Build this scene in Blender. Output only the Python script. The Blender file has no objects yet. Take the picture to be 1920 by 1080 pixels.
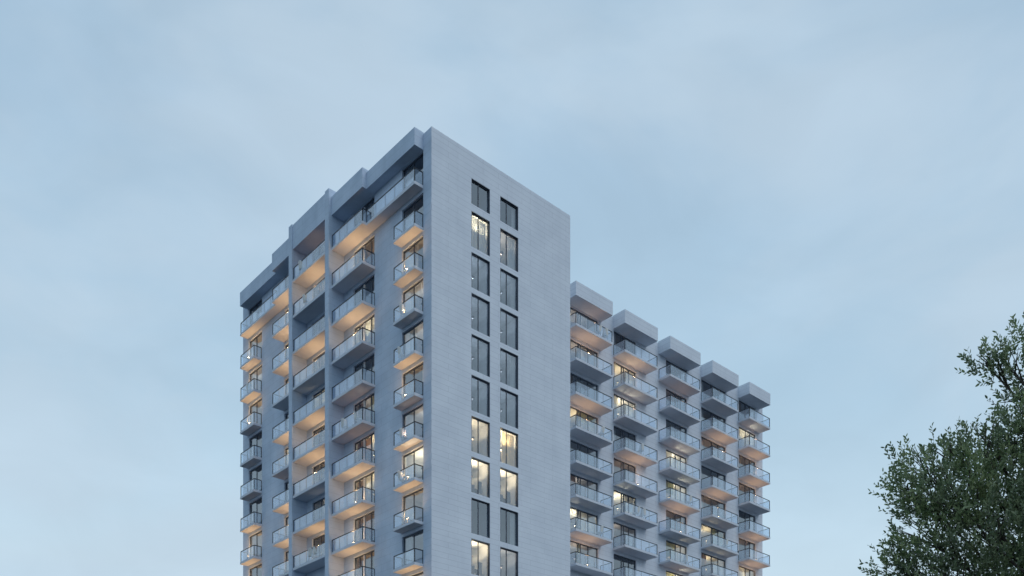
import bpy, bmesh, math, random
import numpy as np
from mathutils import Vector, Matrix

# ------------------------------------------------------------------ camera, sky, sun, exposure
scene = bpy.context.scene
cam_data = bpy.data.cameras.new("camera")
cam = bpy.data.objects.new("camera", cam_data)
scene.collection.objects.link(cam)
scene.camera = cam
cam.location = (0.0, 0.0, 1.7)
cam.rotation_euler = (math.radians(90), 0, 0)          # level camera with vertical shift: verticals stay vertical
cam_data.sensor_width = 36.0
cam_data.lens = 1766.84 * 36.0 / 1920.0
cam_data.shift_y = 1050.0 / 1920.0
cam_data.clip_start = 0.1
cam_data.clip_end = 6000.0

SUN_ELEV, SUN_AZ = math.radians(28), math.radians(127)  # azimuth measured from +Y towards +X
world = bpy.data.worlds.new("World")
scene.world = world
world.use_nodes = True
wn, wl = world.node_tree.nodes, world.node_tree.links
wn.clear()
w_out = wn.new("ShaderNodeOutputWorld")
w_bg = wn.new("ShaderNodeBackground")
w_bg.inputs["Strength"].default_value = 0.097
w_sky = wn.new("ShaderNodeTexSky")
w_sky.sky_type = 'NISHITA'
w_sky.sun_disc = False
w_sky.sun_elevation = SUN_ELEV
w_sky.sun_rotation = SUN_AZ
w_sky.air_density = 1.0
w_sky.dust_density = 1.0
w_tc = wn.new("ShaderNodeTexCoord")
w_map = wn.new("ShaderNodeMapping")
w_map.inputs["Scale"].default_value = (1.0, 1.0, 1.9)
w_map.inputs["Rotation"].default_value = (0.2, 0.1, 0.4)
wl.new(w_tc.outputs["Generated"], w_map.inputs["Vector"])
w_n1 = wn.new("ShaderNodeTexNoise")
w_n1.inputs["Scale"].default_value = 3.2
w_n1.inputs["Detail"].default_value = 5.0
w_n1.inputs["Roughness"].default_value = 0.52
w_n1.inputs["Distortion"].default_value = 0.35
wl.new(w_map.outputs["Vector"], w_n1.inputs["Vector"])
w_r1 = wn.new("ShaderNodeMapRange")
w_r1.interpolation_type = 'SMOOTHSTEP'
w_r1.inputs["From Min"].default_value = 0.36
w_r1.inputs["From Max"].default_value = 0.66
w_r1.inputs["To Min"].default_value = 0.0
w_r1.inputs["To Max"].default_value = 1.0
wl.new(w_n1.outputs["Fac"], w_r1.inputs["Value"])
# overcast veil: blue-grey above, paler towards the horizon
w_sep = wn.new("ShaderNodeSeparateXYZ")
wl.new(w_tc.outputs["Generated"], w_sep.inputs["Vector"])
w_ramp = wn.new("ShaderNodeValToRGB")
wl.new(w_sep.outputs["Z"], w_ramp.inputs["Fac"])
cr = w_ramp.color_ramp
cr.elements[0].position = 0.0
cr.elements[0].color = (4.4, 6.5, 8.6, 1)
cr.elements[1].position = 1.0
cr.elements[1].color = (4.3, 6.0, 7.7, 1)
for p_, c_ in ((0.20, (5.3, 7.2, 8.8, 1)), (0.27, (5.9, 7.6, 8.8, 1)), (0.42, (4.5, 6.35, 7.9, 1)), (0.60, (4.1, 5.75, 7.35, 1)), (0.70, (3.75, 5.4, 6.95, 1))):
    e_ = cr.elements.new(p_)
    e_.color = c_
w_mixa = wn.new("ShaderNodeMix")
w_mixa.data_type = 'RGBA'
w_mixa.inputs["Factor"].default_value = 0.93
wl.new(w_sky.outputs["Color"], w_mixa.inputs["A"])
wl.new(w_ramp.outputs["Color"], w_mixa.inputs["B"])
w_mixb = wn.new("ShaderNodeMix")                        # soft lilac-grey cloud patches
w_mixb.data_type = 'RGBA'
w_mul = wn.new("ShaderNodeMath")
w_mul.operation = 'MULTIPLY'
w_mul.inputs[1].default_value = 0.62
wl.new(w_r1.outputs["Result"], w_mul.inputs[0])
wl.new(w_mul.outputs["Value"], w_mixb.inputs["Factor"])
wl.new(w_mixa.outputs["Result"], w_mixb.inputs["A"])
w_mixb.inputs["B"].default_value = (5.35, 6.6, 7.75, 1)
w_n2 = wn.new("ShaderNodeTexNoise")                     # finer mottling of the veil
w_n2.inputs["Scale"].default_value = 6.5
w_n2.inputs["Detail"].default_value = 6.0
w_n2.inputs["Roughness"].default_value = 0.5
w_n2.inputs["Distortion"].default_value = 0.6
wl.new(w_map.outputs["Vector"], w_n2.inputs["Vector"])
w_r2 = wn.new("ShaderNodeMapRange")
w_r2.inputs["From Min"].default_value = 0.32
w_r2.inputs["From Max"].default_value = 0.68
w_r2.inputs["To Min"].default_value = 1.00
w_r2.inputs["To Max"].default_value = 1.08
wl.new(w_n2.outputs["Fac"], w_r2.inputs["Value"])
w_mot = wn.new("ShaderNodeVectorMath")
w_mot.operation = 'SCALE'
wl.new(w_mixb.outputs["Result"], w_mot.inputs[0])
wl.new(w_r2.outputs["Result"], w_mot.inputs["Scale"])
wl.new(w_mot.outputs["Vector"], w_bg.inputs["Color"])
wl.new(w_bg.outputs["Background"], w_out.inputs["Surface"])

sun_data = bpy.data.lights.new("sun", 'SUN')
sun_data.energy = 0.5
sun_data.angle = math.radians(25)
sun_data.color = (1.0, 0.97, 0.94)
sun = bpy.data.objects.new("sun", sun_data)
scene.collection.objects.link(sun)
sd = Vector((math.sin(SUN_AZ) * math.cos(SUN_ELEV), math.cos(SUN_AZ) * math.cos(SUN_ELEV), math.sin(SUN_ELEV)))
sun.rotation_euler = (-sd).to_track_quat('-Z', 'Y').to_euler()

scene.view_settings.view_transform = 'Standard'
scene.view_settings.look = 'None'
scene.view_settings.exposure = 0.0
scene.view_settings.gamma = 1.0
scene.render.engine = 'CYCLES'
scene.cycles.use_denoising = True
scene.cycles.max_bounces = 10
scene.cycles.transparent_max_bounces = 24
scene.cycles.sample_clamp_indirect = 4.0

rng = random.Random(7)
G = 1.7                                                 # eye height: measured heights are above the eye


# ------------------------------------------------------------------ helpers
class MB:
    """Collects quads and boxes, then links them as ONE mesh object."""
    def __init__(self):
        self.v, self.f, self.m, self.sm = [], [], [], []

    def face(self, pts, mi=0, smooth=False):
        n = len(self.v)
        self.v += [tuple(p) for p in pts]
        self.f.append(tuple(range(n, n + len(pts))))
        self.m.append(mi)
        self.sm.append(smooth)

    def box(self, a, b, mi=0):
        x0, y0, z0 = (min(a[i], b[i]) for i in range(3))
        x1, y1, z1 = (max(a[i], b[i]) for i in range(3))
        n = len(self.v)
        self.v += [(x0, y0, z0), (x1, y0, z0), (x1, y1, z0), (x0, y1, z0), (x0, y0, z1), (x1, y0, z1), (x1, y1, z1), (x0, y1, z1)]
        for q in ((0, 3, 2, 1), (4, 5, 6, 7), (0, 1, 5, 4), (1, 2, 6, 5), (2, 3, 7, 6), (3, 0, 4, 7)):
            self.f.append(tuple(n + i for i in q))
            self.m.append(mi)
            self.sm.append(False)

    def prism(self, poly, z0, z1, mi=0):
        ar = sum(poly[i][0] * poly[(i + 1) % len(poly)][1] - poly[(i + 1) % len(poly)][0] * poly[i][1] for i in range(len(poly)))
        if ar < 0:
            poly = poly[::-1]
        k, n = len(poly), len(self.v)
        self.v += [(x, y, z0) for x, y in poly] + [(x, y, z1) for x, y in poly]
        self.f.append(tuple(n + i for i in range(k))[::-1])
        self.f.append(tuple(n + k + i for i in range(k)))
        for i in range(k):
            j = (i + 1) % k
            self.f.append((n + i, n + j, n + k + j, n + k + i))
        self.m += [mi] * (k + 2)
        self.sm += [False] * (k + 2)

    def tube(self, pts, radii, seg=8, mi=0, cap=True):
        rings = []
        for i, p in enumerate(pts):
            p = Vector(p)
            d = (Vector(pts[min(i + 1, len(pts) - 1)]) - Vector(pts[max(i - 1, 0)])).normalized()
            a = d.orthogonal().normalized() if abs(d.z) < 0.95 else (Vector((1, 0, 0)) - d * d.x).normalized()
            b = d.cross(a)
            n = len(self.v)
            for s in range(seg):
                t = 2 * math.pi * s / seg
                self.v.append(tuple(p + (a * math.cos(t) + b * math.sin(t)) * radii[i]))
            rings.append(n)
        for r0, r1 in zip(rings, rings[1:]):
            for s in range(seg):
                q = (s + 1) % seg
                self.f.append((r0 + s, r0 + q, r1 + q, r1 + s))
                self.m.append(mi)
                self.sm.append(True)
        if cap:
            self.f.append(tuple(rings[-1] + s for s in range(seg)))
            self.f.append(tuple(rings[0] + s for s in range(seg))[::-1])
            self.m += [mi] * 2
            self.sm += [False] * 2

    def mesh(self, name, mats):
        me = bpy.data.meshes.new(name)
        me.from_pydata(self.v, [], self.f)
        for m in mats:
            me.materials.append(m)
        me.polygons.foreach_set("material_index", self.m)
        me.polygons.foreach_set("use_smooth", self.sm)
        me.update()
        return me

    def build(self, name, mats, parent=None, loc=(0, 0, 0)):
        return link(name, self.mesh(name, mats if isinstance(mats, (list, tuple)) else [mats]), parent, loc)


def link(name, data, parent=None, loc=(0, 0, 0)):
    o = bpy.data.objects.new(name, data)
    scene.collection.objects.link(o)
    o.parent = parent
    o.location = loc
    return o


def tag(o, label=None, cat=None, group=None, kind=None):
    for k, v in (("label", label), ("category", cat), ("group", group), ("kind", kind)):
        if v:
            o[k] = v
    return o


# ------------------------------------------------------------------ materials
def new_mat(name):
    m = bpy.data.materials.new(name)
    m.use_nodes = True
    nt = m.node_tree
    return m, nt, nt.nodes["Principled BSDF"], nt.nodes["Material Output"]


def mix_col(nt, fac, a, b):
    n = nt.nodes.new("ShaderNodeMix")
    n.data_type = 'RGBA'
    for s, v in (("Factor", fac), ("A", a), ("B", b)):
        if isinstance(v, bpy.types.NodeSocket):
            nt.links.new(v, n.inputs[s])
        else:
            n.inputs[s].default_value = v if s == "Factor" else (*v, 1)
    return n.outputs["Result"]


def noise(nt, vec, scale, detail=4.0, lo=0.35, hi=0.65, rough=0.55):
    n = nt.nodes.new("ShaderNodeTexNoise")
    n.inputs["Scale"].default_value = scale
    n.inputs["Detail"].default_value = detail
    n.inputs["Roughness"].default_value = rough
    nt.links.new(vec, n.inputs["Vector"])
    r = nt.nodes.new("ShaderNodeMapRange")
    r.inputs["From Min"].default_value = lo
    r.inputs["From Max"].default_value = hi
    nt.links.new(n.outputs["Fac"], r.inputs["Value"])
    return r.outputs["Result"]


def concrete(name, base, dark, coursed, course=0.40, length=2.4, joint=0.42):
    """Pale concrete; coursed = long board-like courses with staggered joints (position from object space)."""
    m, nt, bs, out = new_mat(name)
    tc = nt.nodes.new("ShaderNodeTexCoord")
    col = mix_col(nt, noise(nt, tc.outputs["Object"], 0.5, 6.0, 0.3, 0.7), dark, base)
    col = mix_col(nt, noise(nt, tc.outputs["Object"], 7.0, 5.0, 0.55, 0.8), col, dark)
    bump_src = None
    if coursed:
        sep = nt.nodes.new("ShaderNodeSeparateXYZ")
        nt.links.new(tc.outputs["Object"], sep.inputs["Vector"])
        add = nt.nodes.new("ShaderNodeMath")
        nt.links.new(sep.outputs["X"], add.inputs[0])
        nt.links.new(sep.outputs["Y"], add.inputs[1])
        cmb = nt.nodes.new("ShaderNodeCombineXYZ")
        nt.links.new(add.outputs["Value"], cmb.inputs["X"])
        nt.links.new(sep.outputs["Z"], cmb.inputs["Y"])
        br = nt.nodes.new("ShaderNodeTexBrick")
        nt.links.new(cmb.outputs["Vector"], br.inputs["Vector"])
        br.offset = 0.37
        br.inputs["Scale"].default_value = 1.0
        br.inputs["Brick Width"].default_value = length
        br.inputs["Row Height"].default_value = course
        br.inputs["Mortar Size"].default_value = 0.014
        br.inputs["Mortar Smooth"].default_value = 0.3
        br.inputs["Color1"].default_value = (1, 1, 1, 1)
        br.inputs["Color2"].default_value = (0.95, 0.95, 0.96, 1)
        br.inputs["Mortar"].default_value = (0.42, 0.43, 0.46, 1)
        mul = nt.nodes.new("ShaderNodeMix")
        mul.data_type = 'RGBA'
        mul.blend_type = 'MULTIPLY'
        mul.inputs["Factor"].default_value = joint
        nt.links.new(col, mul.inputs["A"])
        nt.links.new(br.outputs["Color"], mul.inputs["B"])
        col = mul.outputs["Result"]
        # rain streaks running down the boards
        mp = nt.nodes.new("ShaderNodeMapping")
        mp.inputs["Scale"].default_value = (1.6, 1.6, 0.06)
        nt.links.new(tc.outputs["Object"], mp.inputs["Vector"])
        st = noise(nt, mp.outputs["Vector"], 1.0, 4.0, 0.52, 0.8)
        s2 = nt.nodes.new("ShaderNodeMath")
        s2.operation = 'MULTIPLY'
        s2.inputs[1].default_value = 0.22
        nt.links.new(st, s2.inputs[0])
        col = mix_col(nt, s2.outputs["Value"], col, tuple(c * 0.8 for c in dark))
        bump_src = br.outputs["Fac"]
    nt.links.new(col, bs.inputs["Base Color"])
    bs.inputs["Roughness"].default_value = 0.85
    bs.inputs["Specular IOR Level"].default_value = 0.25
    if bump_src is not None:
        bp = nt.nodes.new("ShaderNodeBump")
        bp.invert = True
        bp.inputs["Strength"].default_value = 0.25
        bp.inputs["Distance"].default_value = 0.02
        nt.links.new(bump_src, bp.inputs["Height"])
        nt.links.new(bp.outputs["Normal"], bs.inputs["Normal"])
    return m


def plain(name, col, rough=0.6, metallic=0.0, var=0.15, scale=3.0):
    m, nt, bs, out = new_mat(name)
    tc = nt.nodes.new("ShaderNodeTexCoord")
    c = mix_col(nt, noise(nt, tc.outputs["Object"], scale), tuple(x * (1 - var) for x in col), col)
    nt.links.new(c, bs.inputs["Base Color"])
    bs.inputs["Roughness"].default_value = rough
    bs.inputs["Metallic"].default_value = metallic
    return m


def emitter(name, col, strength):
    m = bpy.data.materials.new(name)
    m.use_nodes = True
    nt = m.node_tree
    nt.nodes.clear()
    o = nt.nodes.new("ShaderNodeOutputMaterial")
    e = nt.nodes.new("ShaderNodeEmission")
    e.inputs["Color"].default_value = (*col, 1)
    e.inputs["Strength"].default_value = strength
    nt.links.new(e.outputs["Emission"], o.inputs["Surface"])
    return m


def glass(name, tint, frost, boost, rough=0.02):
    """Thin sheet glass: clear transmission, Fresnel mirror and a little frost."""
    m = bpy.data.materials.new(name)
    m.use_nodes = True
    nt = m.node_tree
    nt.nodes.clear()
    o = nt.nodes.new("ShaderNodeOutputMaterial")
    tr = nt.nodes.new("ShaderNodeBsdfTransparent")
    tr.inputs["Color"].default_value = (*tint, 1)
    df = nt.nodes.new("ShaderNodeBsdfDiffuse")
    df.inputs["Color"].default_value = (0.75, 0.8, 0.85, 1)
    gl = nt.nodes.new("ShaderNodeBsdfGlossy")
    gl.inputs["Roughness"].default_value = rough
    gl.inputs["Color"].default_value = (0.95, 0.97, 1, 1)
    fr = nt.nodes.new("ShaderNodeFresnel")
    geo = nt.nodes.new("ShaderNodeNewGeometry")        # same reflectance from either side of the sheet
    ior = nt.nodes.new("ShaderNodeMath")
    ior.operation = 'MULTIPLY_ADD'
    ior.inputs[1].default_value = 1 / 1.5 - 1.5
    ior.inputs[2].default_value = 1.5
    nt.links.new(geo.outputs["Backfacing"], ior.inputs[0])
    nt.links.new(ior.outputs["Value"], fr.inputs["IOR"])
    mm = nt.nodes.new("ShaderNodeMath")
    mm.operation = 'MULTIPLY_ADD'
    mm.inputs[1].default_value = 1.6
    mm.inputs[2].default_value = boost
    mm.use_clamp = True
    nt.links.new(fr.outputs["Fac"], mm.inputs[0])
    m1 = nt.nodes.new("ShaderNodeMixShader")
    m1.inputs["Fac"].default_value = frost
    nt.links.new(tr.outputs[0], m1.inputs[1])
    nt.links.new(df.outputs[0], m1.inputs[2])
    m2 = nt.nodes.new("ShaderNodeMixShader")
    nt.links.new(mm.outputs["Value"], m2.inputs["Fac"])
    nt.links.new(m1.outputs[0], m2.inputs[1])
    nt.links.new(gl.outputs[0], m2.inputs[2])
    nt.links.new(m2.outputs[0], o.inputs["Surface"])
    return m


def curtain_mat(name, col):
    m, nt, bs, out = new_mat(name)
    tc = nt.nodes.new("ShaderNodeTexCoord")
    c = mix_col(nt, noise(nt, tc.outputs["Object"], 5.0), tuple(x * 0.85 for x in col), col)
    nt.links.new(c, bs.inputs["Base Color"])
    bs.inputs["Roughness"].default_value = 0.9
    tl = nt.nodes.new("ShaderNodeBsdfTranslucent")
    nt.links.new(c, tl.inputs["Color"])
    mx = nt.nodes.new("ShaderNodeMixShader")
    mx.inputs["Fac"].default_value = 0.5
    nt.links.new(bs.outputs[0], mx.inputs[1])
    nt.links.new(tl.outputs[0], mx.inputs[2])
    nt.links.new(mx.outputs[0], out.inputs["Surface"])
    return m


M = {
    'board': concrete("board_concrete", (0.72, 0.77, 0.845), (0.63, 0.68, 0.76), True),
    'render': concrete("shaded_face_concrete", (0.58, 0.67, 0.80), (0.45, 0.54, 0.66), True, 0.55, 3.1, 0.36),  # long facade: wider courses, its blue shade put into the base colour
    'slab': concrete("slab_concrete", (0.66, 0.70, 0.77), (0.58, 0.62, 0.69), False),
    'roofing': plain("roofing_felt", (0.18, 0.18, 0.19), 0.9),
    'frame': plain("window_frame_metal", (0.06, 0.08, 0.115), 0.45),
    'pale_frame': plain("pale_frame_metal", (0.62, 0.64, 0.66), 0.5),
    'rail': plain("rail_metal", (0.03, 0.04, 0.055), 0.4, 0.4),
    'post': plain("post_metal", (0.42, 0.46, 0.52), 0.4, 0.5),
    'pane': glass("window_glass", (0.78, 0.88, 1.0), 0.0, 0.16),
    'guard': glass("guard_glass", (0.90, 0.95, 1.0), 0.03, 0.05),
    'room': plain("room_plaster", (0.66, 0.65, 0.63), 0.9),
    'shaded_room': plain("shaded_room_plaster", (0.15, 0.19, 0.25), 0.9),  # same plaster, with the gloom of unlit rooms put into its colour
    'room_floor': plain("room_floor_wood", (0.20, 0.14, 0.09), 0.6),
    'furniture': plain("room_furniture_wood", (0.10, 0.07, 0.05), 0.6),
    'bulb_bright': emitter("bulb_bright", (1.0, 0.80, 0.50), 260.0),
    'bulb_strong': emitter("bulb_strong", (1.0, 0.74, 0.42), 420.0),
    'bulb_warm': emitter("bulb_warm", (1.0, 0.72, 0.38), 130.0),
    'bulb_soft': emitter("bulb_soft", (1.0, 0.80, 0.60), 45.0),
    'faint_fill': emitter("faint_fill", (0.76, 0.87, 1.0), 20.0),  # added bluish fill that lifts the rooms with no lit lamp
    'lamp_body': plain("lamp_body_metal", (0.08, 0.08, 0.09), 0.5, 0.6),
    'lamp_full': emitter("lamp_full", (1.0, 0.57, 0.24), 320.0),
    'lamp_mid': emitter("lamp_mid", (1.0, 0.56, 0.27), 180.0),
    'lamp_low': emitter("lamp_low", (1.0, 0.58, 0.36), 45.0),
    'sheer': curtain_mat("sheer_curtain", (0.72, 0.70, 0.64)),
    'brown': curtain_mat("brown_curtain", (0.30, 0.18, 0.12)),
    'gold': curtain_mat("gold_curtain", (0.80, 0.66, 0.40)),
    'olive': curtain_mat("olive_blind", (0.52, 0.50, 0.26)),
    'chair': plain("white_chair_shell", (0.85, 0.85, 0.84), 0.4),
    'chair_leg': plain("chair_leg_metal", (0.3, 0.3, 0.32), 0.4, 0.6),
}

# ------------------------------------------------------------------ ground
gm, gnt, gbs, gout = new_mat("ground_grass_and_paving")
gtc = gnt.nodes.new("ShaderNodeTexCoord")
gc = mix_col(gnt, noise(gnt, gtc.outputs["Object"], 0.04, 6.0), (0.035, 0.04, 0.038), (0.06, 0.065, 0.07))
gnt.links.new(gc, gbs.inputs["Base Color"])
gbs.inputs["Roughness"].default_value = 0.95
gb = MB()
for i in range(12):
    for j in range(12):
        x0, y0 = -3000 + 500 * i, -3000 + 500 * j
        gb.face([(x0, y0, 0), (x0 + 500, y0, 0), (x0 + 500, y0 + 500, 0), (x0, y0 + 500, 0)])
tag(gb.build("ground", gm), kind='structure')

# ------------------------------------------------------------------ tower: local x runs along the end wall, local y back along the long facade
tower = link("apartment_tower", None, None, (-5.6876, 66.55, 0.0))
tower.rotation_euler = (0, 0, math.atan2(0.67239, 0.74019))
tag(tower, "pale concrete apartment tower with stacked glass-railed balconies, some windows and soffits lit warm", "apartment building")

P_E, P_D, P_F = -0.77, -1.15, -1.40                     # how far balconies / fins stand out from the long facade
V_END = 28.85
U_END = 14.03
ROOF = 50.98 + G
WV = 5.70                                               # plane of the recessed wing's facade
WQ = 1.45
W_END = 50.46
W_TOP = 49.55 + G
FL = [47.08 - 3.0 * k + G for k in range(18)]           # soffit heights of the main block's floors
WF = [45.82 - 3.0 * k + G for k in range(17)]           # soffit heights of the wing's floors
FL = [z for z in FL if z > 1.0]
WF = [z for z in WF if z > 1.0]


def wall_sheet(axis, plane, inward, a0, a1, z0, z1, holes, depth, name, mat):
    """A wall with real openings and reveals. axis 'u': runs along local x at y = plane; 'v': along local y at x = plane."""
    mb = MB()
    def pt(a, d, z):
        return (a, plane + inward * d, z) if axis == 'u' else (plane + inward * d, a, z)
    cols = {}
    for h in holes:
        cols.setdefault((h[0], h[1]), []).append((h[2], h[3]))
    xs = sorted(cols)
    cur = a0
    def quad(p0, p1, za, zb):
        ps = [pt(p0, 0, za), pt(p1, 0, za), pt(p1, 0, zb), pt(p0, 0, zb)]
        mb.face(ps if axis == 'u' else ps[::-1])
    for (c0, c1) in xs:
        if c0 > cur + 1e-6:
            quad(cur, c0, z0, z1)
        zc = z0
        for (h0, h1) in sorted(cols[(c0, c1)]):
            if h0 > zc:
                quad(c0, c1, zc, h0)
            for (A, B) in (((c0, h0), (c1, h0)), ((c1, h0), (c1, h1)), ((c1, h1), (c0, h1)), ((c0, h1), (c0, h0))):
                ps = [pt(A[0], 0, A[1]), pt(A[0], depth, A[1]), pt(B[0], depth, B[1]), pt(B[0], 0, B[1])]
                mb.face(ps if axis == 'u' else ps[::-1])
            zc = h1
        quad(c0, c1, zc, z1)
        cur = c1
    quad(cur, a1, z0, z1)
    return mb.build(name, mat, tower)


# openings on the long facade: (v0, v1)
LONG = {'E': (0.96, 3.56), 'D': (7.14, 10.05), 'C': (12.85, 16.35), 'B': (19.10, 21.05), 'A': (25.15, 27.70)}
WING = [(19.30, 23.60), (25.70, 28.95), (33.45, 36.85), (39.22, 43.55), (45.90, 49.15)]
END_WIN = [(3.67, 5.46), (6.49, 8.33)]


def door_z(s, top=None):
    return s + 0.24, (top if top else s + 2.72)


ROWS = {'E': 11, 'D': 10, 'C': 9, 'B': 9, 'A': 9}       # floors built with doors: those the view reaches
WROWS = [8, 8, 8, 8, 7]
holes = []
for c, (v0, v1) in LONG.items():
    for r in range(ROWS[c]):
        holes.append((v0, v1, *door_z(FL[r])))
wall_sheet('v', 0.0, 1, 0.0, V_END, 0.0, ROOF - 0.02, holes, 0.22, "long_wall", M['render'])
ez = [(47.22 + G, 49.07 + G)] + [(44.08 - 3 * k + G, 46.68 - 3 * k + G) for k in range(10)]
holes = [(u0, u1, z0, z1) for (u0, u1) in END_WIN for (z0, z1) in ez]
wall_sheet('u', 0.0, 1, 0.0, U_END, 0.0, ROOF, holes, 0.295, "end_wall", M['board'])
holes = []
for i, (u0, u1) in enumerate(WING):
    holes.append((u0, u1, WF[0] + 0.24, WF[0] + 2.60))
    for r in range(WROWS[i]):
        if r > 0:
            holes.append((u0, u1, *door_z(WF[r])))
wall_sheet('u', WV, 1, U_END, W_END, 0.0, W_TOP, holes, 0.22, "wing_wall", M['board'])
# the other outer walls and the roofs
bk = MB()
bk.face([(U_END, 0, 0), (U_END, WV, 0), (U_END, WV, ROOF), (U_END, 0, ROOF)])
bk.face([(0, V_END, 0), (0, V_END, ROOF), (U_END, V_END, ROOF), (U_END, V_END, 0)])
bk.face([(U_END, WV, W_TOP), (U_END, V_END, W_TOP), (U_END, V_END, ROOF), (U_END, WV, ROOF)])
bk.face([(W_END, WV, 0), (W_END, V_END - 8, 0), (W_END, V_END - 8, W_TOP), (W_END, WV, W_TOP)])
bk.face([(U_END, V_END - 8, 0), (U_END, V_END - 8, W_TOP), (W_END, V_END - 8, W_TOP), (W_END, V_END - 8, 0)])
bk.build("rear_wall", M['board'], tower)
rf = MB()
rf.face([(0, 0, ROOF - 0.30), (U_END, 0, ROOF - 0.30), (U_END, V_END, ROOF - 0.30), (0, V_END, ROOF - 0.30)])
rf.face([(U_END, WV, W_TOP - 0.25), (W_END, WV, W_TOP - 0.25), (W_END, V_END - 8, W_TOP - 0.25), (U_END, V_END - 8, W_TOP - 0.25)])
rf.build("roof", M['roofing'], tower)
# parapet return so the wall tops have thickness
pr = MB()
pr.box((0.003, 0.003, ROOF - 0.3), (U_END - 0.003, 0.25, ROOF - 0.004))
pr.build("coping", M['slab'], tower)

# party-wall fins
for (v0, v1) in ((11.43, 12.00), (17.22, 17.76)):
    f = MB()
    f.box((P_F, v0, 0.0), (0.06, v1, 51.88 + G))
    f.build("party_fin", M['render'], tower)

# stepped roof parapets over the balconies
BOT = 49.84 + G
def parapet(poly, z0, z1, mat=None):
    p = MB()
    p.prism(poly, z0, z1)
    return p.build("roof_parapet", mat or M['render'], tower)
parapet([(0.06, 0.962), (P_E, 0.962), (P_E, 7.05), (0.06, 7.05)], BOT, 51.08 + G)
parapet([(0.07, 7.052), (P_D, 7.052), (P_D, 11.427), (0.07, 11.427)], BOT - 0.004, 51.30 + G)
parapet([(0.07, 12.003), (P_F + 0.09, 12.003), (P_F + 0.09, 17.217), (0.07, 17.217)], BOT - 0.02, 51.84 + G)
parapet([(0.07, 17.763), (P_D, 17.763), (P_D, 21.12), (0.07, 21.12)], BOT - 0.004, 51.30 + G)
parapet([(0.06, 21.123), (P_E, 21.123), (P_E, 27.92), (0.06, 27.92)], BOT, 51.08 + G)
WCOL = [(19.12, 23.95), (25.63, 30.40), (32.30, 37.15), (39.15, 43.75), (45.77, 49.75)]
for (u0, u1) in WCOL:
    parapet([(u0, WV + 0.06), (u0, WV - WQ), (u1, WV - WQ), (u1, WV + 0.06)], 48.48 + G, 49.72 + G, M['board'])

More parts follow.
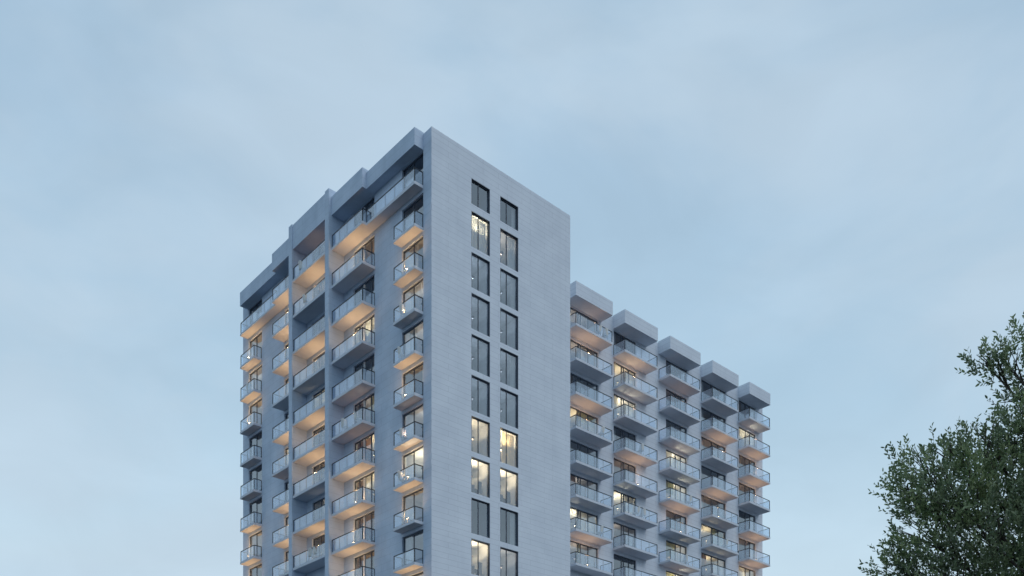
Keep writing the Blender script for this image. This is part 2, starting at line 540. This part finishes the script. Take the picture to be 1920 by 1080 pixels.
# ------------------------------------------------------------------ windows and balcony doors (frame; pane, curtain, room as sub-parts)
def opening(name, axis, plane, a0, a1, z0, z1, mullions, recess, light, curtain, pale=None, furn=False, blind=None, deep=3.0, dark=False, s0=0.225, lining=False):
    """axis 'u': faces -y, room goes to +y. axis 'v': faces -x, room goes to +x. Local origin at the lower corner of the opening."""
    w, h = a1 - a0, z1 - z0
    def P(a, d, z):
        return (a, d, z) if axis == 'u' else (d, a, z)
    fr = MB()
    t = 0.05 if lining else 0.07
    def bar(x0, x1, za, zb, d0=recess, d1=recess + 0.07, mi=0):
        fr.box(P(x0, d0, za), P(x1, d1, zb), mi)
    bar(0.002, t, 0.002, h - 0.002)
    bar(w - t, w - 0.002, 0.002, h - 0.002)
    bar(t, w - t, 0.002, t)
    bar(t, w - t, h - t - 0.04, h - 0.002)
    for mu in mullions:
        wd = 0.05 if len(mullions) > 1 else 0.028
        if pale is not None and abs(mu - pale) < 1e-6:
            bar(mu - 0.07, mu + 0.07, t, h - t - 0.04, recess - 0.03, recess + 0.09, 1)
        else:
            bar(mu - wd, mu + wd, t, h - t - 0.04)
    if lining:                                         # dark metal lining of the reveal
        for (x0, x1, za, zb) in ((0.003, 0.035, 0.003, h - 0.003), (w - 0.035, w - 0.003, 0.003, h - 0.003), (0.035, w - 0.035, h - 0.035, h - 0.003)):
            bar(x0, x1, za, zb, 0.004, recess)
    loc = (a0, plane, z0) if axis == 'u' else (plane, a0, z0)
    o = fr.build(name, [M['frame'], M['pale_frame']], tower, loc)
    pn = MB()
    d = recess + 0.035
    q = [P(t, d, t), P(w - t, d, t), P(w - t, d, h - t), P(t, d, h - t)]
    pn.face(q if axis == 'u' else q[::-1])
    pn.build("pane", M['pane'], o)
    # the room behind
    rm = MB()
    e0, e1, fl, ce, dp = -0.10, w + 0.10, -0.04, h + 0.06, deep
    def rq(pts, mi):
        rm.face([P(*p) for p in pts], mi)
    rq([(e0, s0, fl), (e1, s0, fl), (e1, dp, fl), (e0, dp, fl)], 1)
    rq([(e0, s0, ce), (e0, dp, ce), (e1, dp, ce), (e1, s0, ce)], 0)
    rq([(e0, dp, fl), (e1, dp, fl), (e1, dp, ce), (e0, dp, ce)], 0)
    rq([(e0, s0, fl), (e0, dp, fl), (e0, dp, ce), (e0, s0, ce)], 0)
    rq([(e1, s0, fl), (e1, s0, ce), (e1, dp, ce), (e1, dp, fl)], 0)
    mats = [M['shaded_room'] if dark else M['room'], M['room_floor'], M['furniture']]
    if light:
        mats.append(M[light])
        # a standing uplighter (an added one where the faint fill is used): it lights the ceiling, its bulb faces away from the street
        lu, ld, hh = w * (0.30 if furn else 0.5), 0.95, h - 1.05
        rm.tube([P(lu, ld, fl), P(lu, ld, hh - 0.05)], [0.02, 0.02], 6, 2)
        rm.tube([P(lu, ld, hh - 0.12), P(lu, ld, hh)], [0.05, 0.17], 12, 2, False)
        ring = [P(lu + 0.155 * math.cos(i * math.pi / 6), ld + 0.155 * math.sin(i * math.pi / 6), hh - 0.01) for i in range(12)]
        rm.face(ring, 3)
    if furn:
        rm.box(P(w * 0.15, 0.6, fl), P(w * 0.45, 1.1, fl + 0.9), 2)
        rm.box(P(w * 0.55, 0.8, fl + 0.7), P(w * 0.95, 1.4, fl + 0.78), 2)
        rm.box(P(w * 0.72, 1.0, fl), P(w * 0.78, 1.1, fl + 0.7), 2)
        rm.box(P(w * 0.62, 0.5, fl + 0.4), P(w * 0.80, 0.56, fl + 1.25), 2)
        rm.tube([P(w * 0.5, 1.2, ce - 0.01), P(w * 0.5, 1.2, ce - 0.7), P(w * 0.5, 1.2, ce - 0.72), P(w * 0.5, 1.2, ce - 0.95)], [0.01, 0.01, 0.08, 0.2], 10, 2)
    rm.build("room", mats, o)
    if curtain:
        for (c0, c1, mk) in curtain:
            cm = MB()
            n = max(6, int((c1 - c0) * w / 0.06))
            prev = None
            for i in range(n + 1):
                a = w * (c0 + (c1 - c0) * i / n)
                a = min(max(a, 0.02), w - 0.02)
                dd = s0 + 0.12 + 0.045 * math.sin(i * 1.9 + c0 * 9)
                if prev:
                    cm.face([P(prev[0], prev[1], 0.02), P(a, dd, 0.02), P(a, dd, h - 0.03), P(prev[0], prev[1], h - 0.03)], 0, True)
                prev = (a, dd)
            cm.build("curtain", M[mk], o)
    if blind:
        bm_ = MB()
        c0, c1, drop, mk = blind
        bm_.box(P(w * c0, s0 + 0.035, h - drop), P(w * c1, s0 + 0.05, h - 0.05))
        bm_.build("blind", M[mk], o)
    return o


# end-wall windows, rows from the top
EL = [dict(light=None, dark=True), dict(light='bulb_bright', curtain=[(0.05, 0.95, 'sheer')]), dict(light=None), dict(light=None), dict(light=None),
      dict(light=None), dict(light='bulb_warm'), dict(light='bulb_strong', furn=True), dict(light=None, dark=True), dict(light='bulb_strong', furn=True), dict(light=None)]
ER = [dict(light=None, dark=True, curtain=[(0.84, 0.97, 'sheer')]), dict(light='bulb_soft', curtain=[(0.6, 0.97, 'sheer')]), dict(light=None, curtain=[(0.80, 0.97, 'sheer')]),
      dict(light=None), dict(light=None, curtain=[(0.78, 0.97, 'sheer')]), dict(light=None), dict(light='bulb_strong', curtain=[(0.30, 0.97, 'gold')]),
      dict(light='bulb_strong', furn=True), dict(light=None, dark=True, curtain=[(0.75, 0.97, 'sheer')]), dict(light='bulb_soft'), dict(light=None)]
for k in range(11):
    for (u0, u1), spec, mul in ((END_WIN[0], EL[k], 0.77), (END_WIN[1], ER[k], 0.75)):
        s = dict(spec)
        s.setdefault('curtain', None)
        if s['light'] is None and not s.get('dark'):
            s['light'] = 'faint_fill'  # unlit rooms get the added fill to brighten their ceilings
        opening("window", 'u', 0.0, u0, u1, ez[k][0], ez[k][1], [mul], 0.12, deep=3.2, s0=0.30, lining=True, **s)

# balcony doors: what is lit or curtained, keyed by column and row (row 0 = top floor)
DOOR = {
    ('E', 2): dict(light=None, curtain=[(0.4, 0.98, 'sheer')]), ('E', 3): dict(light='bulb_soft', curtain=[(0.3, 0.75, 'sheer')]),
    ('E', 4): dict(light='bulb_soft', curtain=[(0.45, 0.8, 'sheer')]), ('E', 6): dict(light='bulb_soft', curtain=[(0.6, 0.95, 'sheer')]),
    ('E', 7): dict(light='bulb_bright', curtain=[(0.55, 0.97, 'sheer')]), ('E', 9): dict(light=None, curtain=[(0.7, 0.97, 'sheer')]),
    ('D', 1): dict(light=None, curtain=[(0.02, 0.98, 'brown')]), ('D', 3): dict(light='bulb_bright', curtain=[(0.1, 0.98, 'sheer')]),
    ('D', 5): dict(light='bulb_soft', curtain=[(0.02, 0.35, 'olive'), (0.6, 0.98, 'brown')]), ('D', 6): dict(light='bulb_warm', curtain=[(0.3, 0.98, 'brown')]),
    ('D', 7): dict(light='bulb_warm', curtain=[(0.3, 0.6, 'sheer'), (0.65, 0.98, 'brown')]), ('D', 8): dict(light='bulb_soft', curtain=[(0.15, 0.98, 'brown')]),
    ('D', 9): dict(light=None, curtain=[(0.1, 0.98, 'brown')]), ('D', 4): dict(light=None),
    ('C', 4): dict(light='bulb_warm', curtain=[(0.1, 0.6, 'sheer')]), ('C', 7): dict(light='bulb_soft', curtain=[(0.6, 0.98, 'sheer')]),
    ('A', 2): dict(light='bulb_soft', curtain=[(0.05, 0.5, 'sheer')]), ('A', 3): dict(light=None), ('B', 1): dict(light='bulb_soft', curtain=[(0.1, 0.9, 'sheer')]),
    ('B', 5): dict(light='bulb_warm', curtain=[(0.1, 0.9, 'sheer')]),
    # wing columns 0..4, rows 0.. from the top balcony down
    (0, 0): dict(light='bulb_soft'), (0, 1): dict(light='bulb_soft', curtain=[(0.05, 0.25, 'brown'), (0.5, 0.95, 'sheer')]),
    (0, 2): dict(light=None, curtain=[(0.2, 0.3, 'brown')]), (0, 3): dict(light='bulb_warm', blind=(0.38, 0.96, 0.95, 'olive')),
    (0, 4): dict(light=None), (0, 5): dict(light='bulb_soft', curtain=[(0.1, 0.36, 'brown')]),
    (0, 6): dict(light='bulb_bright', blind=(0.38, 0.96, 0.8, 'sheer')), (0, 7): dict(light='bulb_soft', curtain=[(0.40, 0.50, 'olive')]),
    (1, 1): dict(light='bulb_warm', curtain=[(0.05, 0.16, 'sheer')]), (1, 2): dict(light='bulb_bright', curtain=[(0.03, 0.3, 'sheer')]),
    (1, 5): dict(light='bulb_bright', blind=(0.5, 0.96, 1.4, 'sheer')), (1, 6): dict(light='bulb_soft', furn=True), (1, 4): dict(light=None),
    (2, 3): dict(light='bulb_bright', curtain=[(0.1, 0.4, 'sheer')]), (2, 4): dict(light='bulb_bright', blind=(0.05, 0.45, 1.2, 'olive')),
    (2, 6): dict(light='bulb_warm', blind=(0.04, 0.5, 1.5, 'olive')), (2, 7): dict(light='bulb_bright', curtain=[(0.1, 0.5, 'olive')]),
    (3, 5): dict(light='bulb_warm', blind=(0.5, 0.96, 1.6, 'olive')), (3, 6): dict(light='bulb_warm', curtain=[(0.05, 0.3, 'brown')]),
    (4, 1): dict(light='bulb_bright', curtain=[(0.04, 0.45, 'sheer')]), (4, 6): dict(light='bulb_warm', curtain=[(0.1, 0.9, 'sheer')]),
    (4, 0): dict(light=None, curtain=[(0.1, 0.3, 'brown')]),
}


def door_spec(key):
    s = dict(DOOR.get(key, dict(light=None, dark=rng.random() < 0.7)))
    if key not in DOOR and rng.random() < 0.5:
        s['curtain'] = [((0.04, 0.2, 'sheer') if rng.random() < 0.5 else (0.78, 0.96, 'sheer'))]
    s.setdefault('curtain', None)
    return s


MULL = {'E': [1.32], 'D': [0.62, 1.58, 2.25], 'C': [1.1, 2.3], 'B': [0.95], 'A': [1.27]}
for c, (v0, v1) in LONG.items():
    for r in range(ROWS[c]):
        z0, z1 = door_z(FL[r])
        opening("balcony_door", 'v', 0.0, v0, v1, z0, z1, MULL[c], 0.13, pale=1.58 if c == 'D' else None, deep=3.0, **door_spec((c, r)))
WMULL = [[1.75, 2.05, 3.05], [1.25, 1.55, 2.3], [1.68, 2.5], [1.95, 3.1], [1.45, 2.3]]
for i, (u0, u1) in enumerate(WING):
    for r in range(WROWS[i]):
        z0, z1 = (WF[0] + 0.24, WF[0] + 2.60) if r == 0 else door_z(WF[r])
        opening("balcony_door", 'u', WV, u0, u1, z0, z1, WMULL[i], 0.13, deep=3.0, **door_spec((i, r)))

# ------------------------------------------------------------------ balconies (slab; glass guard, handrail, lamp as sub-parts)
T = 0.20                                               # slab thickness


def inset(path, poly_c, d):
    """Move an axis-aligned open path towards the balcony's middle by d."""
    out = []
    n = len(path)
    for i, p in enumerate(path):
        off = [0.0, 0.0]
        for j in ((i - 1, i), (i, i + 1)):
            if j[0] < 0 or j[1] >= n:
                continue
            a, b = path[j[0]], path[j[1]]
            if abs(a[0] - b[0]) > 1e-6:                # runs along u: shift in v
                off[1] = d if left_of(path, j[0]) > 0 else -d
                if b[0] < a[0]:
                    off[1] = -off[1]
            else:
                off[0] = d if left_of(path, j[0]) > 0 else -d
                if b[1] > a[1]:
                    off[0] = -off[0]
        out.append((p[0] + off[0], p[1] + off[1]))
    return out


def left_of(path, i):
    return path_side


path_side = 1


def balcony_meshes(name, path, side, wall_closed, wall_axis):
    """path: the slab's outer edge from wall to wall; returns meshes for slab, guard and handrail (z = 0 at the soffit)."""
    global path_side
    path_side = side
    s = MB()
    poly = list(path)
    if wall_axis == 'v':                               # wall is the plane x = 0
        poly = [(0.05, path[0][1])] + poly + [(0.05, path[-1][1])]
    else:                                              # wall is the plane y = 0, slab towards -y
        poly = [(path[0][0], 0.05)] + poly + [(path[-1][0], 0.05)]
    clean = []
    for p in poly:
        if not clean or (abs(p[0] - clean[-1][0]) + abs(p[1] - clean[-1][1])) > 1e-5:
            clean.append(p)
    s.prism(clean, 0.0, T)
    g, h = MB(), MB()
    ip = inset(path, None, 0.06)
    for a, b in zip(ip, ip[1:]):
        L = math.hypot(b[0] - a[0], b[1] - a[1])
        if L < 0.15:
            continue
        dx, dy = (b[0] - a[0]) / L, (b[1] - a[1]) / L
        nx, ny = -dy, dx
        n = max(1, round(L / 1.15))
        for k in range(n):
            t0, t1 = L * k / n + 0.035, L * (k + 1) / n - 0.035
            p0 = (a[0] + dx * t0 - nx * 0.008, a[1] + dy * t0 - ny * 0.008)
            p1 = (a[0] + dx * t1 + nx * 0.008, a[1] + dy * t1 + ny * 0.008)
            g.box((p0[0], p0[1], T + 0.05), (p1[0], p1[1], T + 0.93))
        w = 0.025
        q0 = (a[0] - dx * w - nx * w, a[1] - dy * w - ny * w)
        q1 = (b[0] + dx * w + nx * w, b[1] + dy * w + ny * w)
        h.box((q0[0], q0[1], T + 0.945), (q1[0], q1[1], T + 1.0))
        for k in range(n + 1):
            t0 = L * k / n
            c = (a[0] + dx * t0, a[1] + dy * t0)
            ww = 0.026 if k in (0, n) else 0.016
            h.box((c[0] - ww, c[1] - ww, T), (c[0] + ww, c[1] + ww, T + 0.944), 0 if k in (0, n) else 1)
    return (s.mesh("balcony", [M['slab']]), g.mesh("glass_guard", [M['guard']]), h.mesh("handrail", [M['rail'], M['post']]))


def lamp_mesh(key):
    m = MB()
    m.tube([(0, 0, 0), (0, 0, 0.03), (0, 0, 0.032), (0, 0, 0.40)], [0.10, 0.10, 0.05, 0.05], 10, 0)
    m.tube([(0, 0, 0.40), (0, 0, 0.46)], [0.06, 0.13], 12, 0, False)
    m.face([(0.12 * math.cos(2 * math.pi * i / 12), 0.12 * math.sin(2 * math.pi * i / 12), 0.455) for i in range(12)], 1)
    return m.mesh("uplight_lamp", [M['lamp_body'], M[key]])


LAMPS = {k: lamp_mesh('lamp_' + k) for k in ('full', 'mid', 'low')}
BAL = {
    'E': balcony_meshes('E', [(0.0, 3.60), (P_E, 3.60), (P_E, 0.963), (0.0, 0.963)], 1, True, 'v'),
    'D': balcony_meshes('D', [(P_D, 11.425), (P_D, 7.05), (0.0, 7.05)], 1, True, 'v'),
    'C': balcony_meshes('C', [(P_F + 0.09, 17.217), (P_F + 0.09, 12.003)], 1, True, 'v'),
    'B': balcony_meshes('B', [(0.0, 21.13), (P_D, 21.13), (P_D, 17.763)], 1, True, 'v'),
    'A': balcony_meshes('A', [(0.0, 27.90), (P_E, 27.90), (P_E, 25.22), (0.0, 25.22)], 1, True, 'v'),
    'DE': balcony_meshes('DE', [(P_D, 11.425), (P_D, 7.05), (P_E, 7.05), (P_E, 0.963), (0.0, 0.963)], 1, True, 'v'),
    'AB': balcony_meshes('AB', [(0.0, 27.90), (P_E, 27.90), (P_E, 21.13), (P_D, 21.13), (P_D, 17.763)], 1, True, 'v'),
}
for i, (u0, u1) in enumerate(WCOL):
    w = u1 - u0
    BAL[i] = balcony_meshes(str(i), [(0.0, 0.0), (0.0, -WQ), (w, -WQ), (w, 0.0)], 1, True, 'u')

# which soffits glow: lamp strength standing on the floor below, keyed (column, soffit row)
GLOW = {('E', 1): 'full', ('E', 2): 'full', ('E', 4): 'full', ('E', 6): 'full', ('E', 7): 'full', ('E', 9): 'full', ('E', 5): 'low',
        ('D', 0): 'full', ('D', 2): 'full', ('D', 4): 'low', ('D', 5): 'low', ('D', 6): 'full', ('D', 7): 'full', ('D', 8): 'full',
        ('C', 0): 'full', ('C', 2): 'full', ('C', 4): 'full', ('C', 5): 'full', ('C', 7): 'full',
        ('B', 0): 'full', ('B', 1): 'full', ('B', 2): 'full', ('B', 4): 'full', ('B', 6): 'full', ('B', 7): 'full',
        ('A', 0): 'full', ('A', 1): 'full', ('A', 2): 'full', ('A', 6): 'full', ('A', 7): 'full',
        (0, 0): 'mid', (0, 2): 'mid', (0, 6): 'mid', (0, -1): 'low', (1, 0): 'mid', (1, 3): 'mid', (1, 1): 'low', (2, 2): 'low', (2, 4): 'mid', (2, 0): 'low', (2, 6): 'low',
        (3, 1): 'mid', (3, 3): 'mid', (4, 0): 'low', (4, 1): 'mid', (4, 2): 'mid', (4, 4): 'mid', (4, 5): 'mid'}
LAMP_AT = {'E': 2.2, 'D': 9.0, 'C': 14.6, 'B': 19.3, 'A': 26.5}


def balcony(key, z, loc, lamps):
    s, g, h = BAL[key]
    b = link("balcony", s, tower, loc)
    link("glass_guard", g, b)
    link("handrail", h, b)
    for (lx, ly, k) in lamps:
        link("uplight_lamp", LAMPS[k], b, (lx, ly, T))
    return b


def lamps_for(c, r):
    k = GLOW.get((c, r - 1))
    if not k:
        return []
    if isinstance(c, int):
        return [((WCOL[c][1] - WCOL[c][0]) * rng.uniform(0.4, 0.65), -0.75, k)]
    return [(-0.55, LAMP_AT[c] + rng.uniform(-0.3, 0.3), k)]


balcony('DE', FL[0], (0, 0, FL[0]), [])
balcony('C', FL[0], (0, 0, FL[0]), [(-0.5, 14.8, 'low')])
balcony('AB', FL[0], (0, 0, FL[0]), [])
for c in 'EDCBA':
    for r in range(1, ROWS[c]):
        balcony(c, FL[r], (0, 0, FL[r]), lamps_for(c, r))
for i in range(5):
    for r in range(WROWS[i]):
        balcony(i, WF[r], (WCOL[i][0], WV, WF[r]), lamps_for(i, r))

# ------------------------------------------------------------------ white chairs standing on some balconies
bpy.context.view_layer.update()
TM = tower.matrix_world.copy()


def chair_proto():
    root = link("balcony_chair", None)
    s = MB()
    n = 10
    for i in range(n):                                 # curved shell: seat pan
        for j in range(6):
            def sp(a, b):
                x = -0.25 + 0.5 * a
                y = -0.25 + 0.46 * b
                return (x, y, 0.42 + 0.05 * (2 * a - 1) ** 2 - 0.03 * b)
            s.face([sp(i / n, j / 6), sp((i + 1) / n, j / 6), sp((i + 1) / n, (j + 1) / 6), sp(i / n, (j + 1) / 6)], 0, True)
    so = s.build("seat", M['chair'], root)
    b = MB()
    for i in range(n):
        for j in range(8):
            def bp_(a, c):
                t = (a - 0.5) * 2.3
                wd = 0.31 - 0.05 * c
                return (wd * math.sin(t), 0.02 + 0.26 * math.cos(t) + 0.10 * c, 0.40 + 0.62 * c * (0.55 + 0.45 * math.cos(t)))
            b.face([bp_(i / n, j / 8), bp_((i + 1) / n, j / 8), bp_((i + 1) / n, (j + 1) / 8), bp_(i / n, (j + 1) / 8)], 0, True)
    b.build("backrest", M['chair'], root)
    for o_ in (root.children):
        md = o_.modifiers.new("thickness", 'SOLIDIFY')
        md.thickness = 0.03
    for sx in (-1, 1):
        for sy in (-1, 1):
            l = MB()
            l.tube([(sx * 0.26, sy * 0.24, 0.0), (sx * 0.16, sy * 0.15, 0.43)], [0.013, 0.018], 8)
            l.build("leg", M['chair_leg'], root)
    return root


proto = chair_proto()
COLN = {'E': "the column of small balconies beside the blank end wall", 'D': "the wide balcony just right of the right fin",
        'C': "the balcony held between the two fins", 'A': "the column at the far left edge"}
# (column, row, along, out from the wall, turn, label)
CHAIRS = [
    ('C', 8, 14.55, -1.02, 0.4, "white shell chair on the lowest visible loggia between the fins, left of its pair"),
    ('C', 8, 13.75, -1.00, -0.3, "white shell chair on the lowest visible loggia between the fins, right of its pair"),
    ('C', 0, 16.1, -1.00, 0.2, "white shell chair on the top loggia between the two fins"),
    ('C', 1, 15.4, -1.00, -0.2, "white shell chair on the second loggia from the top between the fins"),
    ('D', 5, 9.9, -0.80, 0.3, "left of two white chairs sharing one wide balcony just right of the right fin"),
    ('D', 5, 8.1, -0.80, -0.5, "right of two white chairs sharing one wide balcony just right of the right fin"),
    ('E', 3, 2.7, -0.40, 0.1, "white shell chair on the third small balcony down beside the blank end wall"),
    ('E', 4, 2.9, -0.40, -0.2, "white shell chair on the fourth small balcony down beside the blank end wall"),
    ('E', 6, 2.7, -0.40, 0.3, "white shell chair on the sixth small balcony down beside the blank end wall"),
    ('E', 7, 2.9, -0.40, 0.0, "white shell chair on the seventh small balcony down, in front of a lit door"),
    ('A', 2, 26.6, -0.40, 0.2, "white shell chair on a small balcony in the far left column"),
    (0, 0, 3.2, -1.08, 0.3, "left of two white chairs on the top balcony of the wing's first column"),
    (0, 0, 4.1, -1.08, -0.3, "right of two white chairs on the top balcony of the wing's first column"),
    (0, 3, 3.6, -1.08, 0.1, "white shell chair outside a yellow lit door in the wing's first balcony column"),
    (0, 6, 3.4, -1.08, 0.2, "white shell chair outside an orange lit door low in the wing's first balcony column"),
    (1, 3, 2.6, -1.08, -0.2, "white shell chair on the fourth balcony down in the wing's second column"),
    (1, 5, 2.0, -1.08, 0.4, "left of two white chairs before bright lit doors in the wing's second column"),
    (1, 5, 2.9, -1.08, -0.4, "right of two white chairs before bright lit doors in the wing's second column"),
    (2, 4, 3.3, -1.08, 0.1, "white shell chair before a bright lit door high in the wing's middle column"),
    (2, 6, 2.7, -1.08, -0.3, "white shell chair before an olive blind in the wing's middle column"),
    (3, 5, 2.6, -1.08, 0.2, "white shell chair under an olive blind in the wing's fourth column"),
]
for n_, (c, r, a, d, rz, lab) in enumerate(CHAIRS):
    if isinstance(c, int):
        p = Vector((WCOL[c][0] + a, WV + d, WF[r] + T))
        rot = math.pi + rz
    else:
        p = Vector((d, a, FL[r] + T))
        rot = math.pi / 2 + rz
    if n_ == 0:
        o = proto
    else:
        o = proto.copy()
        scene.collection.objects.link(o)
        for ch in proto.children:
            cc = ch.copy()
            scene.collection.objects.link(cc)
            cc.parent = o
    o.location = TM @ p
    o.rotation_euler = (0, 0, tower.rotation_euler.z + rot)
    tag(o, lab, "chair", "white chairs on the balconies")

# ------------------------------------------------------------------ tree at the right edge
lm, lnt, lbs, lout = new_mat("leaf_green")
lgeo = lnt.nodes.new("ShaderNodeNewGeometry")
ltc = lnt.nodes.new("ShaderNodeTexCoord")
lc1 = mix_col(lnt, lgeo.outputs["Random Per Island"], (0.085, 0.13, 0.075), (0.27, 0.34, 0.20))
lc2 = mix_col(lnt, lgeo.outputs["Random Per Island"], (0.12, 0.20, 0.08), (0.36, 0.43, 0.21))
lcol = mix_col(lnt, noise(lnt, ltc.outputs["Object"], 1.1, 2.0, 0.42, 0.62), lc1, lc2)
lnt.links.new(lcol, lbs.inputs["Base Color"])
lbs.inputs["Roughness"].default_value = 0.38
lbs.inputs["Specular IOR Level"].default_value = 0.6
ltr = lnt.nodes.new("ShaderNodeBsdfTranslucent")
lnt.links.new(lcol, ltr.inputs["Color"])
lmx = lnt.nodes.new("ShaderNodeMixShader")
lmx.inputs["Fac"].default_value = 0.4
lnt.links.new(lbs.outputs[0], lmx.inputs[1])
lnt.links.new(ltr.outputs[0], lmx.inputs[2])
lnt.links.new(lmx.outputs[0], lout.inputs["Surface"])
bark = plain("tree_bark", (0.075, 0.065, 0.055), 0.9, 0.0, 0.4, 9.0)

TREE = Vector((13.6, 20.0, 0.0))
tree = link("leafy_tree", None, None, TREE)
tag(tree, "dark green small-leaved tree with ragged crown rising at the right edge of the view", "tree")
# clumps of the crown: centre (x, y, z), radius (m), leaf density
CL = [
    (11.05, 20.0, 12.5, 0.50, 0.9), (11.2, 20.2, 11.6, 0.50, 0.8), (10.45, 19.9, 11.9, 0.44, 0.9), (10.05, 20.0, 11.98, 0.34, 0.9), (10.75, 20.1, 11.3, 0.40, 0.5),
    (9.95, 20.0, 10.12, 0.72, 0.9), (10.7, 19.8, 10.45, 0.70, 0.9), (9.25, 20.1, 10.02, 0.52, 0.65), (8.55, 20.0, 9.68, 0.60, 0.75), (8.35, 19.9, 9.1, 0.45, 0.8),
    (9.0, 19.7, 9.1, 0.95, 1.0), (10.0, 19.9, 9.2, 1.05, 1.0), (11.0, 20.0, 9.3, 1.2, 1.0), (8.7, 20.0, 8.35, 0.85, 1.0), (9.8, 19.6, 8.2, 1.15, 0.85),
    (10.9, 20.2, 8.1, 1.2, 0.75), (8.1, 20.0, 7.8, 0.42, 0.7), (8.25, 20.1, 7.35, 0.50, 0.6), (8.9, 19.9, 7.4, 0.9, 0.9), (10.0, 20.3, 7.3, 1.1, 0.75), (11.0, 20.0, 7.0, 1.2, 0.8),
    (11.3, 20.0, 10.6, 0.9, 0.9), (12.2, 20.0, 11.6, 1.2, 0.9), (12.4, 20.3, 10.0, 1.5, 0.9), (13.4, 19.6, 12.3, 1.5, 0.9), (14.6, 20.2, 11.6, 1.6, 0.9),
    (15.6, 20.0, 10.2, 1.7, 0.8), (16.3, 20.0, 8.6, 1.5, 0.8), (13.6, 21.6, 10.6, 1.8, 0.7), (13.6, 18.3, 10.2, 1.8, 0.7), (13.0, 20.0, 8.2, 1.6, 0.7),
    (9.0, 20.6, 6.3, 1.0, 0.7), (10.6, 19.2, 6.1, 1.1, 0.7), (15.0, 20.4, 7.4, 1.6, 0.7), (12.6, 18.6, 8.2, 1.5, 0.7), (12.4, 21.6, 8.4, 1.5, 0.7), (12.2, 20.2, 6.4, 1.2, 0.7),
]
nr = np.random.default_rng(11)
base_c = np.array((13.2, 20.0, 7.0))
LV, LF = [], []
tw = MB()
voff = 0
for (cx, cy, cz, R, dens) in CL:
    c = np.array((cx, cy, cz))
    inview = cx < 11.9
    nt_ = int(dens * (R ** 2.3) * (185 if inview else 80) + 14)
    for _ in range(nt_):
        d = nr.normal(size=3)
        d /= np.linalg.norm(d)
        rad = R * (nr.random() ** 0.42) * nr.uniform(0.8, 1.12)
        p0 = c + d * rad * np.array((1, 1, 0.92))
        out = (c - base_c) / (np.linalg.norm(c - base_c) + 1e-6)
        g = d * 0.7 + out * 0.35 + np.array((0, 0, 0.75)) + nr.normal(size=3) * 0.35
        g /= np.linalg.norm(g)
        Ls = nr.uniform(0.20, 0.42)
        a = np.cross(g, (0.3, 0.2, 1.0))
        a /= np.linalg.norm(a) + 1e-6
        b = np.cross(g, a)
        if inview:
            e = p0 + g * Ls
            q = a * 0.004
            tw.face([p0 - q, p0 + q, e + q * 0.3, e - q * 0.3])
            q = b * 0.004
            tw.face([p0 - q, p0 + q, e + q * 0.3, e - q * 0.3])
        nl = int(nr.integers(8, 14))
        for k in range(nl):
            t = (k + 0.6) / nl
            th = k * 2.4 + nr.uniform(-0.4, 0.4)
            side = a * math.cos(th) + b * math.sin(th)
            ld = g * nr.uniform(0.5, 1.1) + side * nr.uniform(0.5, 1.0)
            ld /= np.linalg.norm(ld)
            s = np.cross(ld, nr.normal(size=3))
            s /= np.linalg.norm(s) + 1e-6
            up = np.cross(s, ld)
            l = nr.uniform(0.07, 0.12) * (1.0 if inview else 1.5)
            w = l * nr.uniform(0.17, 0.25)
            o = p0 + g * Ls * t
            LV.append(np.array([o, o + ld * l * 0.35 + s * w + up * w * 0.35, o + ld * l * 0.72 + s * w * 0.75 + up * w * 0.25, o + ld * l,
                                o + ld * l * 0.72 - s * w * 0.75 + up * w * 0.25, o + ld * l * 0.35 - s * w + up * w * 0.35]))
nleaf = len(LV)
va = np.concatenate(LV).astype(np.float32) - np.array(TREE, dtype=np.float32)
idx = np.arange(nleaf)[:, None] * 6
faces = np.concatenate([idx + np.array([[0, 1, 2, 3]]), idx + np.array([[0, 3, 4, 5]])], axis=0).astype(np.int32)
me = bpy.data.meshes.new("crown")
me.vertices.add(len(va))
me.vertices.foreach_set("co", va.ravel())
me.loops.add(faces.size)
me.loops.foreach_set("vertex_index", faces.ravel())
me.polygons.add(len(faces))
me.polygons.foreach_set("loop_start", np.arange(len(faces), dtype=np.int32) * 4)
me.polygons.foreach_set("loop_total", np.full(len(faces), 4, dtype=np.int32))
me.materials.append(lm)
me.update()
me.validate()
crown = link("crown", me, tree)
# trunk, limbs and boughs
tb = MB()
tb.tube([(0, 0, 0), (0.05, 0, 1.2), (-0.1, 0.05, 3.0), (-0.15, 0, 4.6), (-0.1, 0, 6.0), (0.05, 0.1, 8.5), (0.1, 0, 11.0)], [0.42, 0.33, 0.28, 0.25, 0.21, 0.13, 0.05], 12)
for (cx, cy, cz, R, dens) in CL:
    e = Vector((cx, cy, cz)) - TREE
    s = Vector((-0.12, 0, min(9.0, max(3.6, e.z - 0.75 * math.hypot(e.x, e.y) - 0.4))))
    m_ = s.lerp(e, 0.45) + Vector((rng.uniform(-.2, .2), rng.uniform(-.2, .2), 0.15))
    m2 = s.lerp(e, 0.78) + Vector((rng.uniform(-.15, .15), rng.uniform(-.15, .15), 0.1))
    r0 = 0.05 + 0.03 * R
    tb.tube([s, m_, m2, e], [r0, r0 * 0.6, r0 * 0.38, 0.012], 7)
    for k in range(10):                                # fine boughs spreading through the clump
        d = Vector((rng.gauss(0, 1), rng.gauss(0, 1), rng.gauss(0.4, 1))).normalized()
        f0 = m2.lerp(e, rng.uniform(0, 1))
        t_ = e + d * R * 0.9
        tb.tube([f0, f0.lerp(t_, 0.5) + Vector((0, 0, 0.05)), t_], [0.018, 0.012, 0.004], 5)
tb.build("trunk", bark, tree)
tw2 = MB()
tw2.v = [tuple(Vector(v) - TREE) for v in tw.v]
tw2.f, tw2.m, tw2.sm = tw.f, tw.m, tw.sm
tw2.build("twigs", bark, crown)
print("leaves", nleaf)
